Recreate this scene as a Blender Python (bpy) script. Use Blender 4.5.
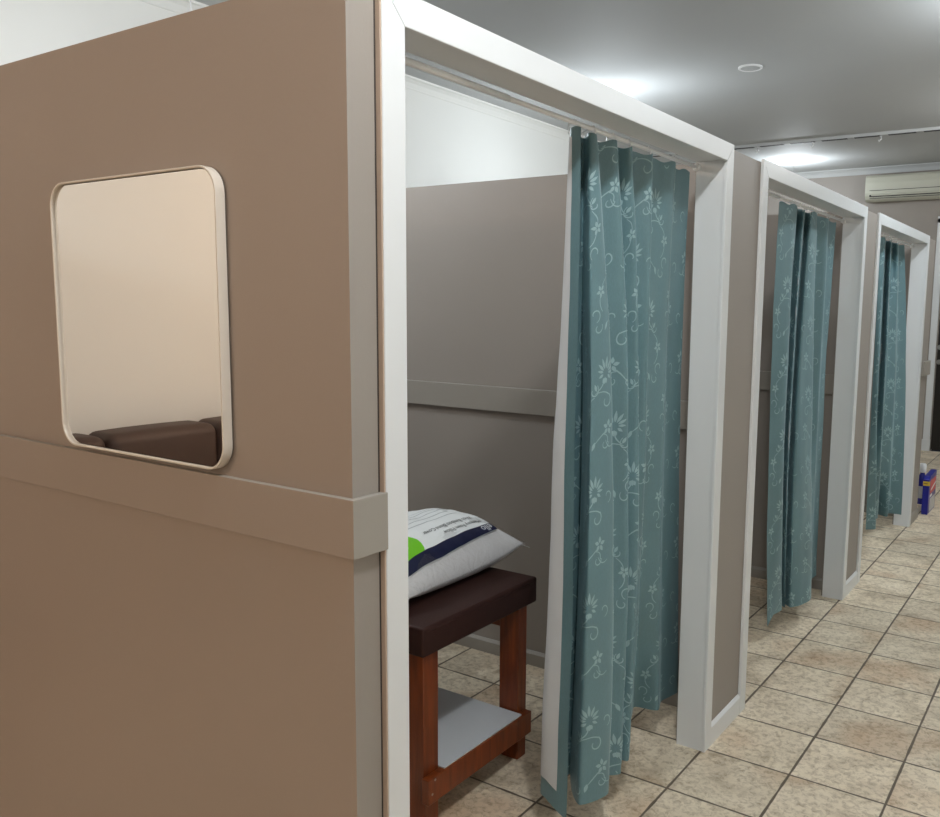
import bpy, bmesh, math, random, bisect
from mathutils import Vector, Matrix, noise
random.seed(4)
PI = math.pi
S = bpy.context.scene
for o in list(bpy.data.objects): bpy.data.objects.remove(o)
COL = S.collection

# ------------------------------------------------------------------ camera
CAM = bpy.data.cameras.new('camera'); cam = bpy.data.objects.new('camera', CAM); COL.objects.link(cam)
CAM.sensor_fit = 'HORIZONTAL'; CAM.sensor_width = 36; CAM.lens = 32.665
CAM.shift_x = -0.0781; CAM.shift_y = 0.0063; CAM.clip_start = 0.05
right = Vector((0.8387, 0.5444, 0.0135)).normalized()
fwd = Vector((-0.5389, 0.8332, -0.1242)).normalized()
up = right.cross(fwd).normalized(); right = fwd.cross(up)
R = Matrix((right, up, -fwd)).transposed().to_4x4()
cam.matrix_world = Matrix.Translation((1.0575, -3.3673, 1.5612)) @ R
S.camera = cam
S.view_settings.view_transform = 'Standard'; S.view_settings.look = 'None'
S.view_settings.gamma = 1; S.view_settings.use_curve_mapping = False
S.view_settings.exposure = 0.0
W = bpy.data.worlds.new('world'); S.world = W; W.use_nodes = True
W.node_tree.nodes['Background'].inputs[0].default_value = (.7, .8, 1, 1)
W.node_tree.nodes['Background'].inputs[1].default_value = 0.02

HC = 3.2                      # ceiling height
COOL = (0.87, 0.945, 1.0); WARM = (1.0, 0.72, 0.52); DAY = (0.95, 0.97, 0.98)
# ceiling lamps: x, y, z of the bulb, watts, colour, label
LAMPS = [
 (0.80, -2.45, 3.05, 82, DAY, 'round white ceiling lamp over the corridor beside the first doorway', 0),
 (0.80, 1.75, 3.05, 50, COOL, 'round white ceiling lamp over the corridor beside the second doorway', 0),
 (0.80, 4.30, 3.05, 42, DAY, 'round white ceiling lamp over the corridor beyond the third doorway', 0),
 (-2.2, 2.5, 2.68, 36, COOL, 'white globe lamp hanging over the second booth', 1),
 (-1.9, 6.2, 2.965, 26, COOL, 'white globe lamp hanging in the far corner of the room', 1),
 (-2.0, -1.2, 2.42, 36, COOL, 'white globe lamp added to brighten the first booth', 1),  # unseen lamp, added to lift the booth and the left wall
 (-1.3, -5.2, 2.45, 66, WARM, 'warm globe lamp hanging over the waiting area', 1),
]

# ------------------------------------------------------------------ material helpers
def srgb(r, g, b):
    f = lambda c: (c/255/12.92) if c/255 <= .04045 else ((c/255+.055)/1.055)**2.4
    return (f(r), f(g), f(b), 1)
def mat(name, col, rough=.6, metal=0, spec=.5, noise_amt=0, noise_scale=8, bump=0, bump_scale=60, **kw):
    m = bpy.data.materials.new(name); m.use_nodes = True
    nt = m.node_tree; b = nt.nodes['Principled BSDF']
    b.inputs['Base Color'].default_value = col; b.inputs['Roughness'].default_value = rough
    b.inputs['Metallic'].default_value = metal; b.inputs['Specular IOR Level'].default_value = spec
    for k, v in kw.items(): b.inputs[k.replace('_', ' ')].default_value = v
    tc = nt.nodes.new('ShaderNodeTexCoord')
    n = nt.nodes.new('ShaderNodeTexNoise'); n.inputs['Scale'].default_value = noise_scale
    n.inputs['Detail'].default_value = 4
    nt.links.new(tc.outputs['Object'], n.inputs['Vector'])
    mx = nt.nodes.new('ShaderNodeMix'); mx.data_type = 'RGBA'; mx.blend_type = 'MULTIPLY'
    mr = nt.nodes.new('ShaderNodeMapRange'); mr.inputs['To Min'].default_value = 1-noise_amt; mr.inputs['To Max'].default_value = 1+noise_amt
    nt.links.new(n.outputs['Fac'], mr.inputs['Value'])
    mx.inputs['Factor'].default_value = 1; mx.inputs['A'].default_value = col
    nt.links.new(mr.outputs['Result'], mx.inputs['B']); nt.links.new(mx.outputs['Result'], b.inputs['Base Color'])
    if bump:
        n2 = nt.nodes.new('ShaderNodeTexNoise'); n2.inputs['Scale'].default_value = bump_scale; n2.inputs['Detail'].default_value = 3
        nt.links.new(tc.outputs['Object'], n2.inputs['Vector'])
        bp = nt.nodes.new('ShaderNodeBump'); bp.inputs['Strength'].default_value = bump; bp.inputs['Distance'].default_value = .002
        nt.links.new(n2.outputs['Fac'], bp.inputs['Height']); nt.links.new(bp.outputs['Normal'], b.inputs['Normal'])
    return m
def emis(name, col, st):
    m = bpy.data.materials.new(name); m.use_nodes = True
    b = m.node_tree.nodes['Principled BSDF']
    b.inputs['Base Color'].default_value = (.8, .8, .8, 1)
    b.inputs['Emission Color'].default_value = (*col, 1); b.inputs['Emission Strength'].default_value = st
    return m

M = {}
M['brown'] = mat('warm_tinted_wall_paint', srgb(152, 138, 127), .5, noise_amt=.03, noise_scale=3, bump=.12, bump_scale=90)  # wall paint with the front room's warm lamplight put into its colour
M['taupe'] = mat('taupe_wall_paint', srgb(147, 140, 133), .55, noise_amt=.03, noise_scale=3, bump=.12, bump_scale=90)
M['taupe_trim'] = mat('taupe_trim_paint', srgb(150, 145, 137), .38, noise_amt=.02, noise_scale=4)
M['caulk'] = mat('beige_edge_paint', srgb(186, 165, 148), .6, noise_amt=.06, noise_scale=30)
M['gap'] = mat('dark_gap', srgb(60, 52, 47), .8)
M['white_gloss'] = mat('white_gloss_trim_paint', srgb(219, 222, 224), .32, noise_amt=.015, noise_scale=6, bump=.06, bump_scale=40)
M['white_wall'] = mat('white_wall_paint', srgb(236, 236, 232), .6, noise_amt=.02, noise_scale=2, bump=.1, bump_scale=90)
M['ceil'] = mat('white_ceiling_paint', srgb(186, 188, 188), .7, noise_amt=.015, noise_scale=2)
M['plastic'] = mat('white_plastic', srgb(238, 239, 240), .35)
M['ivory'] = mat('ivory_plastic', srgb(188, 188, 174), .4, noise_amt=.02)
M['grey'] = mat('grey_cable', srgb(150, 150, 150), .6)
M['dark'] = mat('dark_slot', srgb(38, 36, 34), .6)
M['black_door'] = mat('black_door_paint', srgb(30, 27, 24), .35, noise_amt=.1)
M['glass_dark'] = mat('dark_door_glass', srgb(36, 34, 26), .08, spec=.6)
M['steel'] = mat('brushed_steel', srgb(190, 190, 188), .3, metal=1)
M['pale_glass'] = mat('pale_transom_glass', srgb(150, 180, 180), .15, spec=.6)
M['leather'] = mat('dark_brown_vinyl', srgb(50, 29, 25), .55, spec=.2, noise_amt=.12, noise_scale=12, bump=.25, bump_scale=220)
M['sofa'] = mat('brown_sofa_leather', srgb(68, 50, 43), .55, noise_amt=.1, noise_scale=6, bump=.3, bump_scale=120)
M['melamine'] = mat('white_melamine', srgb(205, 210, 214), .4, noise_amt=.02)
M['chip'] = mat('raw_chipboard_edge', srgb(176, 150, 110), .9, noise_amt=.3, noise_scale=200)
M['pillow'] = mat('white_pillow_cloth', srgb(222, 222, 222), .75, noise_amt=.05, noise_scale=40, bump=.8, bump_scale=28)
M['card'] = mat('white_printed_sheet', srgb(232, 236, 236), .5)
M['navy'] = mat('navy_print', srgb(14, 22, 58), .4)
M['green'] = mat('green_print', srgb(112, 196, 30), .45)
M['ink'] = mat('black_ink', srgb(40, 42, 46), .5)
M['grey_ink'] = mat('grey_ink', srgb(176, 182, 184), .5)
M['box_blue'] = mat('blue_carton', srgb(26, 32, 140), .35)
M['box_red'] = mat('red_print', srgb(205, 62, 62), .4)
M['box_yellow'] = mat('yellow_print', srgb(222, 190, 60), .4)
M['box_pale'] = mat('pale_lilac_print', srgb(196, 196, 196), .4, noise_amt=.3, noise_scale=25)
M['lining'] = mat('white_curtain_lining', srgb(214, 217, 220), .8, noise_amt=.04, noise_scale=15, bump=.35, bump_scale=25)
M['mirror_frame'] = mat('pale_metal_frame', srgb(208, 199, 187), .35, noise_amt=.02)

def wood_mat():
    m = mat('red_stained_wood', srgb(118, 52, 22), .32, spec=.5)
    nt = m.node_tree; b = nt.nodes['Principled BSDF']
    tc = nt.nodes.new('ShaderNodeTexCoord'); mp = nt.nodes.new('ShaderNodeMapping'); mp.inputs['Scale'].default_value = (30, 30, 3)
    n = nt.nodes.new('ShaderNodeTexNoise'); n.inputs['Scale'].default_value = 1.5; n.inputs['Detail'].default_value = 6; n.inputs['Distortion'].default_value = .6
    cr = nt.nodes.new('ShaderNodeValToRGB')
    cr.color_ramp.elements[0].position = .3; cr.color_ramp.elements[0].color = srgb(96, 42, 16)
    cr.color_ramp.elements[1].position = .72; cr.color_ramp.elements[1].color = srgb(134, 64, 26)
    nt.links.new(tc.outputs['Object'], mp.inputs['Vector']); nt.links.new(mp.outputs['Vector'], n.inputs['Vector'])
    nt.links.new(n.outputs['Fac'], cr.inputs['Fac']); nt.links.new(cr.outputs['Color'], b.inputs['Base Color'])
    return m
M['wood'] = wood_mat()

def mirror_mat():
    m = bpy.data.materials.new('mirror_silver'); m.use_nodes = True
    b = m.node_tree.nodes['Principled BSDF']; b.inputs['Metallic'].default_value = 1
    b.inputs['Roughness'].default_value = .01; b.inputs['Base Color'].default_value = (.93, .92, .90, 1)
    return m
M['mirror'] = mirror_mat()

def film_mat():
    m = bpy.data.materials.new('clear_plastic_film'); m.use_nodes = True
    nt = m.node_tree; nt.nodes.remove(nt.nodes['Principled BSDF']); out = nt.nodes['Material Output']
    tr = nt.nodes.new('ShaderNodeBsdfTransparent'); tr.inputs[0].default_value = (.985, .985, .99, 1)
    gl = nt.nodes.new('ShaderNodeBsdfGlossy'); gl.inputs['Roughness'].default_value = .12
    lw = nt.nodes.new('ShaderNodeLayerWeight'); lw.inputs[0].default_value = .35
    n = nt.nodes.new('ShaderNodeTexNoise'); n.inputs['Scale'].default_value = 22; n.inputs['Detail'].default_value = 3; n.inputs['Distortion'].default_value = 1.5
    tc = nt.nodes.new('ShaderNodeTexCoord'); nt.links.new(tc.outputs['Object'], n.inputs['Vector'])
    bp = nt.nodes.new('ShaderNodeBump'); bp.inputs['Strength'].default_value = .7; bp.inputs['Distance'].default_value = .01
    nt.links.new(n.outputs['Fac'], bp.inputs['Height'])
    nt.links.new(bp.outputs['Normal'], gl.inputs['Normal']); nt.links.new(bp.outputs['Normal'], lw.inputs['Normal'])
    mr = nt.nodes.new('ShaderNodeMapRange'); mr.inputs['From Min'].default_value = .1; mr.inputs['To Min'].default_value = .05; mr.inputs['To Max'].default_value = .35
    nt.links.new(lw.outputs['Facing'], mr.inputs['Value'])
    mx = nt.nodes.new('ShaderNodeMixShader'); nt.links.new(mr.outputs['Result'], mx.inputs[0])
    nt.links.new(tr.outputs[0], mx.inputs[1]); nt.links.new(gl.outputs[0], mx.inputs[2]); nt.links.new(mx.outputs[0], out.inputs[0])
    return m
M['film'] = film_mat()

def fabric_mat(name, c1, rough, sheen):
    m = bpy.data.materials.new(name); m.use_nodes = True
    nt = m.node_tree; b = nt.nodes['Principled BSDF']
    b.inputs['Roughness'].default_value = rough; b.inputs['Specular IOR Level'].default_value = .5
    b.inputs['Sheen Weight'].default_value = sheen; b.inputs['Sheen Roughness'].default_value = .4
    b.inputs['Sheen Tint'].default_value = (.6, .85, .95, 1)
    tc = nt.nodes.new('ShaderNodeTexCoord')
    n = nt.nodes.new('ShaderNodeTexNoise'); n.inputs['Scale'].default_value = 5; n.inputs['Detail'].default_value = 6
    nt.links.new(tc.outputs['Object'], n.inputs['Vector'])
    mp = nt.nodes.new('ShaderNodeMapping'); mp.inputs['Scale'].default_value = (500, 500, 90)
    n2 = nt.nodes.new('ShaderNodeTexNoise'); n2.inputs['Scale'].default_value = 1; n2.inputs['Detail'].default_value = 2
    nt.links.new(tc.outputs['Object'], mp.inputs['Vector']); nt.links.new(mp.outputs['Vector'], n2.inputs['Vector'])
    ad = nt.nodes.new('ShaderNodeMath'); ad.operation = 'ADD'
    nt.links.new(n.outputs['Fac'], ad.inputs[0]); nt.links.new(n2.outputs['Fac'], ad.inputs[1])
    mr = nt.nodes.new('ShaderNodeMapRange'); mr.inputs['From Min'].default_value = .6; mr.inputs['From Max'].default_value = 1.4
    mr.inputs['To Min'].default_value = .86; mr.inputs['To Max'].default_value = 1.12
    nt.links.new(ad.outputs[0], mr.inputs['Value'])
    mx = nt.nodes.new('ShaderNodeMix'); mx.data_type = 'RGBA'; mx.blend_type = 'MULTIPLY'; mx.inputs['Factor'].default_value = 1
    mx.inputs['A'].default_value = c1; nt.links.new(mr.outputs['Result'], mx.inputs['B'])
    nt.links.new(mx.outputs['Result'], b.inputs['Base Color'])
    n3 = nt.nodes.new('ShaderNodeTexNoise'); n3.inputs['Scale'].default_value = 18; n3.inputs['Detail'].default_value = 2
    nt.links.new(tc.outputs['Object'], n3.inputs['Vector'])
    bp = nt.nodes.new('ShaderNodeBump'); bp.inputs['Strength'].default_value = .25; bp.inputs['Distance'].default_value = .004
    nt.links.new(n3.outputs['Fac'], bp.inputs['Height']); nt.links.new(bp.outputs['Normal'], b.inputs['Normal'])
    return m
M['teal'] = fabric_mat('teal_satin', srgb(98, 130, 137), .36, .25)
M['teal_motif'] = fabric_mat('pale_teal_woven_motif', srgb(148, 177, 183), .5, .2)

def floor_mat():
    T = 0.31; ox = -0.053*T
    m = bpy.data.materials.new('stone_look_floor_tiles'); m.use_nodes = True
    nt = m.node_tree; L = nt.links.new; b = nt.nodes['Principled BSDF']
    def math_(op, a, bb=None, c=None):
        n = nt.nodes.new('ShaderNodeMath'); n.operation = op
        for i, v in enumerate((a, bb, c)):
            if v is None: continue
            if isinstance(v, (int, float)): n.inputs[i].default_value = v
            else: L(v, n.inputs[i])
        return n.outputs[0]
    tc = nt.nodes.new('ShaderNodeTexCoord'); sp = nt.nodes.new('ShaderNodeSeparateXYZ'); L(tc.outputs['Object'], sp.inputs[0])
    u = math_('DIVIDE', math_('SUBTRACT', sp.outputs[0], ox), T); v = math_('DIVIDE', sp.outputs[1], T)
    # slightly wavy tile edges
    nw = nt.nodes.new('ShaderNodeTexNoise'); nw.inputs['Scale'].default_value = 14; nw.inputs['Detail'].default_value = 2; L(tc.outputs['Object'], nw.inputs['Vector'])
    wob = math_('MULTIPLY', math_('SUBTRACT', nw.outputs['Fac'], .5), .018)
    def edge(t):
        f = math_('FRACT', t); return math_('SUBTRACT', .5, math_('ABSOLUTE', math_('SUBTRACT', f, .5)))
    d = math_('MINIMUM', edge(u), edge(v)); d = math_('ADD', d, wob)
    g = nt.nodes.new('ShaderNodeMapRange'); g.inputs['From Min'].default_value = .010; g.inputs['From Max'].default_value = .017
    g.interpolation_type = 'SMOOTHSTEP'; L(d, g.inputs['Value'])
    cx = nt.nodes.new('ShaderNodeCombineXYZ'); L(math_('FLOOR', u), cx.inputs[0]); L(math_('FLOOR', v), cx.inputs[1])
    wn = nt.nodes.new('ShaderNodeTexWhiteNoise'); L(cx.outputs[0], wn.inputs['Vector'])
    off = nt.nodes.new('ShaderNodeVectorMath'); off.operation = 'MULTIPLY_ADD'; L(wn.outputs['Color'], off.inputs[0]); off.inputs[1].default_value = (9, 9, 9); L(tc.outputs['Object'], off.inputs[2])
    n1 = nt.nodes.new('ShaderNodeTexNoise'); n1.inputs['Scale'].default_value = 5; n1.inputs['Detail'].default_value = 8; n1.inputs['Roughness'].default_value = .62; n1.inputs['Distortion'].default_value = .8
    L(off.outputs[0], n1.inputs['Vector'])
    n2 = nt.nodes.new('ShaderNodeTexNoise'); n2.inputs['Scale'].default_value = 44; n2.inputs['Detail'].default_value = 9; n2.inputs['Roughness'].default_value = .72; n2.inputs['Distortion'].default_value = .5
    L(off.outputs[0], n2.inputs['Vector'])
    n4 = nt.nodes.new('ShaderNodeTexNoise'); n4.inputs['Scale'].default_value = 2.6; n4.inputs['Detail'].default_value = 3
    L(off.outputs[0], n4.inputs['Vector'])
    cr = nt.nodes.new('ShaderNodeValToRGB'); e = cr.color_ramp.elements
    e[0].position = .30; e[0].color = srgb(188, 172, 148); e[1].position = .75; e[1].color = srgb(246, 234, 212)
    e2 = cr.color_ramp.elements.new(.48); e2.color = srgb(226, 212, 188)
    L(n1.outputs['Fac'], cr.inputs['Fac'])
    tan = nt.nodes.new('ShaderNodeMix'); tan.data_type = 'RGBA'; L(cr.outputs['Color'], tan.inputs['A']); tan.inputs['B'].default_value = srgb(196, 160, 124)
    tr = nt.nodes.new('ShaderNodeMapRange'); tr.inputs['From Min'].default_value = .54; tr.inputs['From Max'].default_value = .74; tr.inputs['To Max'].default_value = .6
    L(n4.outputs['Fac'], tr.inputs['Value']); L(tr.outputs['Result'], tan.inputs['Factor'])
    dk = nt.nodes.new('ShaderNodeMix'); dk.data_type = 'RGBA'; dk.blend_type = 'MULTIPLY'
    L(tan.outputs['Result'], dk.inputs['A']); dk.inputs['B'].default_value = srgb(164, 150, 130)
    vr = nt.nodes.new('ShaderNodeMapRange'); vr.inputs['From Min'].default_value = .46; vr.inputs['From Max'].default_value = .70; vr.inputs['To Max'].default_value = .85
    L(n2.outputs['Fac'], vr.inputs['Value']); L(vr.outputs['Result'], dk.inputs['Factor'])
    br = nt.nodes.new('ShaderNodeMix'); br.data_type = 'RGBA'; br.blend_type = 'MULTIPLY'; br.inputs['Factor'].default_value = 1
    tv = nt.nodes.new('ShaderNodeMapRange'); tv.inputs['To Min'].default_value = .92; tv.inputs['To Max'].default_value = 1.06
    L(wn.outputs['Value'], tv.inputs['Value']); L(dk.outputs['Result'], br.inputs['A']); L(tv.outputs['Result'], br.inputs['B'])
    fin = nt.nodes.new('ShaderNodeMix'); fin.data_type = 'RGBA'; fin.inputs['A'].default_value = srgb(104, 92, 78)
    L(br.outputs['Result'], fin.inputs['B']); L(g.outputs['Result'], fin.inputs['Factor']); L(fin.outputs['Result'], b.inputs['Base Color'])
    b.inputs['Roughness'].default_value = .5; b.inputs['Specular IOR Level'].default_value = .35
    h = math_('ADD', math_('MULTIPLY', g.outputs['Result'], 1.0), math_('MULTIPLY', n2.outputs['Fac'], .25))
    bp = nt.nodes.new('ShaderNodeBump'); bp.inputs['Strength'].default_value = .6; bp.inputs['Distance'].default_value = .003
    L(h, bp.inputs['Height']); L(bp.outputs['Normal'], b.inputs['Normal'])
    return m
M['floor'] = floor_mat()

# ------------------------------------------------------------------ mesh helpers
def link(name, me, mats, parent=None, smooth=False):
    o = bpy.data.objects.new(name, me); COL.objects.link(o)
    for m in (mats if isinstance(mats, (list, tuple)) else [mats]): me.materials.append(m)
    if smooth:
        for p in me.polygons: p.use_smooth = True
    if parent: o.parent = parent; o.matrix_parent_inverse = parent.matrix_world.inverted() if parent.type != 'EMPTY' else Matrix.Translation(-Vector(parent.location))
    return o
def from_data(name, vs, fs, mats, parent=None, smooth=False, midx=None):
    me = bpy.data.meshes.new(name); me.from_pydata([tuple(v) for v in vs], [], fs); me.update()
    o = link(name, me, mats, parent, smooth)
    if midx:
        for p, i in zip(me.polygons, midx): p.material_index = i
    return o
def boxes(name, lst, m, parent=None, bev=0, seg=2):
    """one mesh made of axis aligned boxes (x0,x1,y0,y1,z0,z1)"""
    vs, fs = [], []
    for (x0, x1, y0, y1, z0, z1) in lst:
        k = len(vs)
        vs += [(x0,y0,z0),(x1,y0,z0),(x1,y1,z0),(x0,y1,z0),(x0,y0,z1),(x1,y0,z1),(x1,y1,z1),(x0,y1,z1)]
        fs += [tuple(k+i for i in q) for q in ((0,3,2,1),(4,5,6,7),(0,1,5,4),(1,2,6,5),(2,3,7,6),(3,0,4,7))]
    o = from_data(name, vs, fs, m, parent)
    if bev:
        md = o.modifiers.new('bevel', 'BEVEL'); md.width = bev; md.segments = seg; md.limit_method = 'ANGLE'; md.harden_normals = True
        for p in o.data.polygons: p.use_smooth = True
    return o
def prism(name, outline, axis, a, b, m, parent=None, bev=0, smooth=False):
    """outline of 2D points extruded along axis ('x','y','z') from a to b"""
    def P(p, t): return {'x': (t, p[0], p[1]), 'y': (p[0], t, p[1]), 'z': (p[0], p[1], t)}[axis]
    n = len(outline); vs = [P(p, a) for p in outline] + [P(p, b) for p in outline]
    fs = [tuple(range(n)), tuple(range(2*n-1, n-1, -1))] + [(i, n+i, n+(i+1) % n, (i+1) % n) for i in range(n)]
    me = bpy.data.meshes.new(name); me.from_pydata(vs, [], fs)
    bm = bmesh.new(); bm.from_mesh(me); bmesh.ops.recalc_face_normals(bm, faces=bm.faces); bm.to_mesh(me); bm.free()
    o = link(name, me, m, parent)
    if bev:
        md = o.modifiers.new('bevel', 'BEVEL'); md.width = bev; md.segments = 2; md.limit_method = 'ANGLE'
    if smooth:
        me.shade_smooth() if hasattr(me, 'shade_smooth') else None
        md = o.modifiers.new('edges', 'EDGE_SPLIT'); md.split_angle = .6
    return o
def lathe(name, prof, loc, m, parent=None, n=40, axis='z'):
    vs, fs = [], []
    for (r, h) in prof:
        for i in range(n):
            a = 2*PI*i/n; c, s = r*math.cos(a), r*math.sin(a)
            p = {'z': (c, s, h), 'y': (c, h, s), 'x': (h, c, s)}[axis]
            vs.append(tuple(Vector(p)+Vector(loc)))
    for k in range(len(prof)-1):
        for i in range(n):
            fs.append((k*n+i, k*n+(i+1) % n, (k+1)*n+(i+1) % n, (k+1)*n+i))
    fs += [tuple(range(n-1, -1, -1)), tuple((len(prof)-1)*n+i for i in range(n))]
    me = bpy.data.meshes.new(name); me.from_pydata(vs, [], fs)
    bm = bmesh.new(); bm.from_mesh(me); bmesh.ops.recalc_face_normals(bm, faces=bm.faces); bm.to_mesh(me); bm.free()
    o = link(name, me, m, parent, smooth=True)
    md = o.modifiers.new('edges', 'EDGE_SPLIT'); md.split_angle = .7
    return o
def tube(name, pts, r, m, parent=None, n=8):
    pts = [Vector(p) for p in pts]; vs, fs = [], []
    for k, p in enumerate(pts):
        d = (pts[min(k+1, len(pts)-1)] - pts[max(k-1, 0)]).normalized()
        a = d.cross(Vector((0, 0, 1)));
        if a.length < .1: a = d.cross(Vector((1, 0, 0)))
        a.normalize(); b = d.cross(a)
        for i in range(n):
            t = 2*PI*i/n; vs.append(p + (a*math.cos(t)+b*math.sin(t))*(r[k] if isinstance(r, list) else r))
    for k in range(len(pts)-1):
        for i in range(n): fs.append((k*n+i, k*n+(i+1) % n, (k+1)*n+(i+1) % n, (k+1)*n+i))
    fs += [tuple(range(n-1, -1, -1)), tuple((len(pts)-1)*n+i for i in range(n))]
    return from_data(name, vs, fs, m, parent, smooth=True)
def struct(o, label=None):
    o['kind'] = 'structure'
    if label: o['label'] = label
    return o
def tag(o, label, cat, group=None):
    o['label'] = label; o['category'] = cat
    if group: o['group'] = group
    return o
def empty(name, loc, label, cat, group=None):
    o = bpy.data.objects.new(name, None); COL.objects.link(o); o.location = loc; o.empty_display_size = .05
    return tag(o, label, cat, group)
def rrect(x0, x1, z0, z1, r, n=8):
    pts = []
    for cx, cz, a0 in ((x1-r, z0+r, -PI/2), (x1-r, z1-r, 0), (x0+r, z1-r, PI/2), (x0+r, z0+r, PI)):
        for i in range(n+1):
            a = a0 + PI/2*i/n; pts.append((cx+r*math.cos(a), cz+r*math.sin(a)))
    return pts
def puff(name, x0, x1, y0, y1, z0, z1, m, parent, r=.05, crown=.02):
    """upholstered block: bevelled, subdivided and slightly crowned"""
    bm = bmesh.new(); bmesh.ops.create_cube(bm, size=1)
    for v in bm.verts: v.co = Vector(((x0+x1)/2+v.co.x*(x1-x0), (y0+y1)/2+v.co.y*(y1-y0), (z0+z1)/2+v.co.z*(z1-z0)))
    bmesh.ops.bevel(bm, geom=list(bm.edges), offset=r, segments=5, profile=.5, affect='EDGES')
    bmesh.ops.subdivide_edges(bm, edges=[e for e in bm.edges if e.calc_length() > .12], cuts=6, use_grid_fill=True)
    c = Vector(((x0+x1)/2, (y0+y1)/2, (z0+z1)/2)); h = Vector(((x1-x0)/2, (y1-y0)/2, (z1-z0)/2))
    for v in bm.verts:
        q = Vector(((v.co.x-c.x)/h.x, (v.co.y-c.y)/h.y, (v.co.z-c.z)/h.z))
        for ax in range(3):
            o1, o2 = [(1,2),(0,2),(0,1)][ax]
            if abs(q[ax]) > .5: v.co[ax] += math.copysign(crown*(1-min(1, q[o1]**2))*(1-min(1, q[o2]**2)), q[ax])
    me = bpy.data.meshes.new(name); bm.to_mesh(me); bm.free()
    return link(name, me, m, parent, smooth=True)

# ------------------------------------------------------------------ the shell
XL, XR, YB, YF = -3.3, 2.6, -6.2, 7.1
YSW = -2.323
WX = -.012                   # corridor face of the partitions
struct(boxes('floor', [(XL, XR, YB, YF, -.08, 0)], M['floor']))
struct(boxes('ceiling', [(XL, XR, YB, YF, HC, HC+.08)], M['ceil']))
struct(boxes('wall_left', [(XL-.1, XL, YB, YF, 0, HC)], M['white_wall']))
struct(boxes('wall_right', [(XR, XR+.1, YB, YF, 0, HC)], M['white_wall']))
struct(boxes('wall_back', [(XL-.1, XR+.1, YB-.1, YB, 0, HC)], M['white_wall']))
struct(boxes('wall_far', [(XL-.1, -.45, YF, YF+.1, 0, HC), (-.45, .55, YF, YF+.1, 2.55, HC), (.55, XR+.1, YF, YF+.1, 0, HC)], M['taupe']))
# cornices where the walls meet the ceiling
def cove(axis, a, b, base, sgn):
    pts = [(base, HC), (base, HC-.07), (base+sgn*.008, HC-.07), (base+sgn*.012, HC-.06), (base+sgn*.028, HC-.034), (base+sgn*.05, HC-.016), (base+sgn*.066, HC-.012), (base+sgn*.07, HC)]
    return pts, axis, a, b
o = struct(prism('trim_1', cove('y', 0, 0, XL, 1)[0], 'y', YB, YF, M['white_wall'])); o['label'] = 'white cornice along the left wall'
o = struct(prism('trim_2', cove('x', 0, 0, YF, -1)[0], 'x', XL, XR, M['ceil'])); o['label'] = 'narrow cornice along the far wall'
ZP = 2.103
# partition panels
struct(boxes('wall_side', [(XL, WX, YSW, -2.214, 0, ZP)], [M['brown'], M['taupe']]), 'brown side partition with the mirror').data.polygons[3].material_index = 1  # front carries the painted warm light, end face stays neutral
struct(boxes('wall_divider_near', [(XL, -.120, -.365, -.295, 0, 2.095)], M['taupe'], bev=.001, seg=1))
struct(boxes('wall_divider_middle', [(XL, -.120, 1.42, 1.49, 0, 2.095)], M['taupe'], bev=.001, seg=1))
struct(boxes('wall_divider_far', [(XL, -.120, 3.53, 3.60, 0, 2.095)], M['taupe'], bev=.001, seg=1))
struct(boxes('wall_front_near', [(-.120, WX, -.628, -.257, 0, 2.092)], M['taupe'], bev=.001, seg=1))
struct(boxes('wall_front_middle', [(-.120, WX, 1.312, 1.668, 0, 2.092)], M['taupe'], bev=.001, seg=1))
struct(boxes('wall_front_far', [(-.120, WX, 3.247, 3.60, 0, 2.092)], M['taupe'], bev=.001, seg=1))

def doorway(name, y0, y1, label, zi=2.044, w=.0585):
    """inner edges y0..y1; lining box plus mitred architraves on the corridor face"""
    q = .005; t = .021
    lin = boxes(name, [(-.110, WX, y0-t, y0-q, 0, zi+q), (-.110, WX, y1+q, y1+t, 0, zi+q), (-.110, WX, y0-t, y1+t, zi+q, zi+.03)], M['white_gloss'])
    struct(lin, label)
    zt = zi+w; yo0, yo1 = y0-w, y1+w
    # architrave boards, mitred at the head, front edge slightly eased
    prism('architrave', [(y0, 0), (y0, zi), (yo0, zt), (yo0, 0)], 'x', WX, 0, M['white_gloss'], lin, bev=.002)
    prism('architrave', [(y1, 0), (yo1, 0), (yo1, zt), (y1, zi)], 'x', WX, 0, M['white_gloss'], lin, bev=.002)
    prism('architrave', [(y0, zi), (y1, zi), (yo1, zt), (yo0, zt)], 'x', WX, 0, M['white_gloss'], lin, bev=.002)
    return lin
D = [(-2.193, -.650), (-.236, 1.290), (1.690, 3.225)]
door1 = doorway('door_1', *D[0], 'white framed doorway of the nearest booth')
doorway('door_2', *D[1], 'white framed doorway of the middle booth')
doorway('door_3', *D[2], 'white framed doorway of the farthest booth')
# unpainted quirk between the nearest frame and the corner of the brown partition
o = boxes('trim_3', [(WX, -.0006, -2.2560, -2.2520, 0, 2.09)], M['caulk'], bev=.001); struct(o, 'beige strip beside the nearest door frame')
o = boxes('trim_4', [(WX-.001, WX+.0006, -2.2590, -2.2560, 0, 2.09)], M['gap']); struct(o, 'dark gap beside the nearest door frame')

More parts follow.
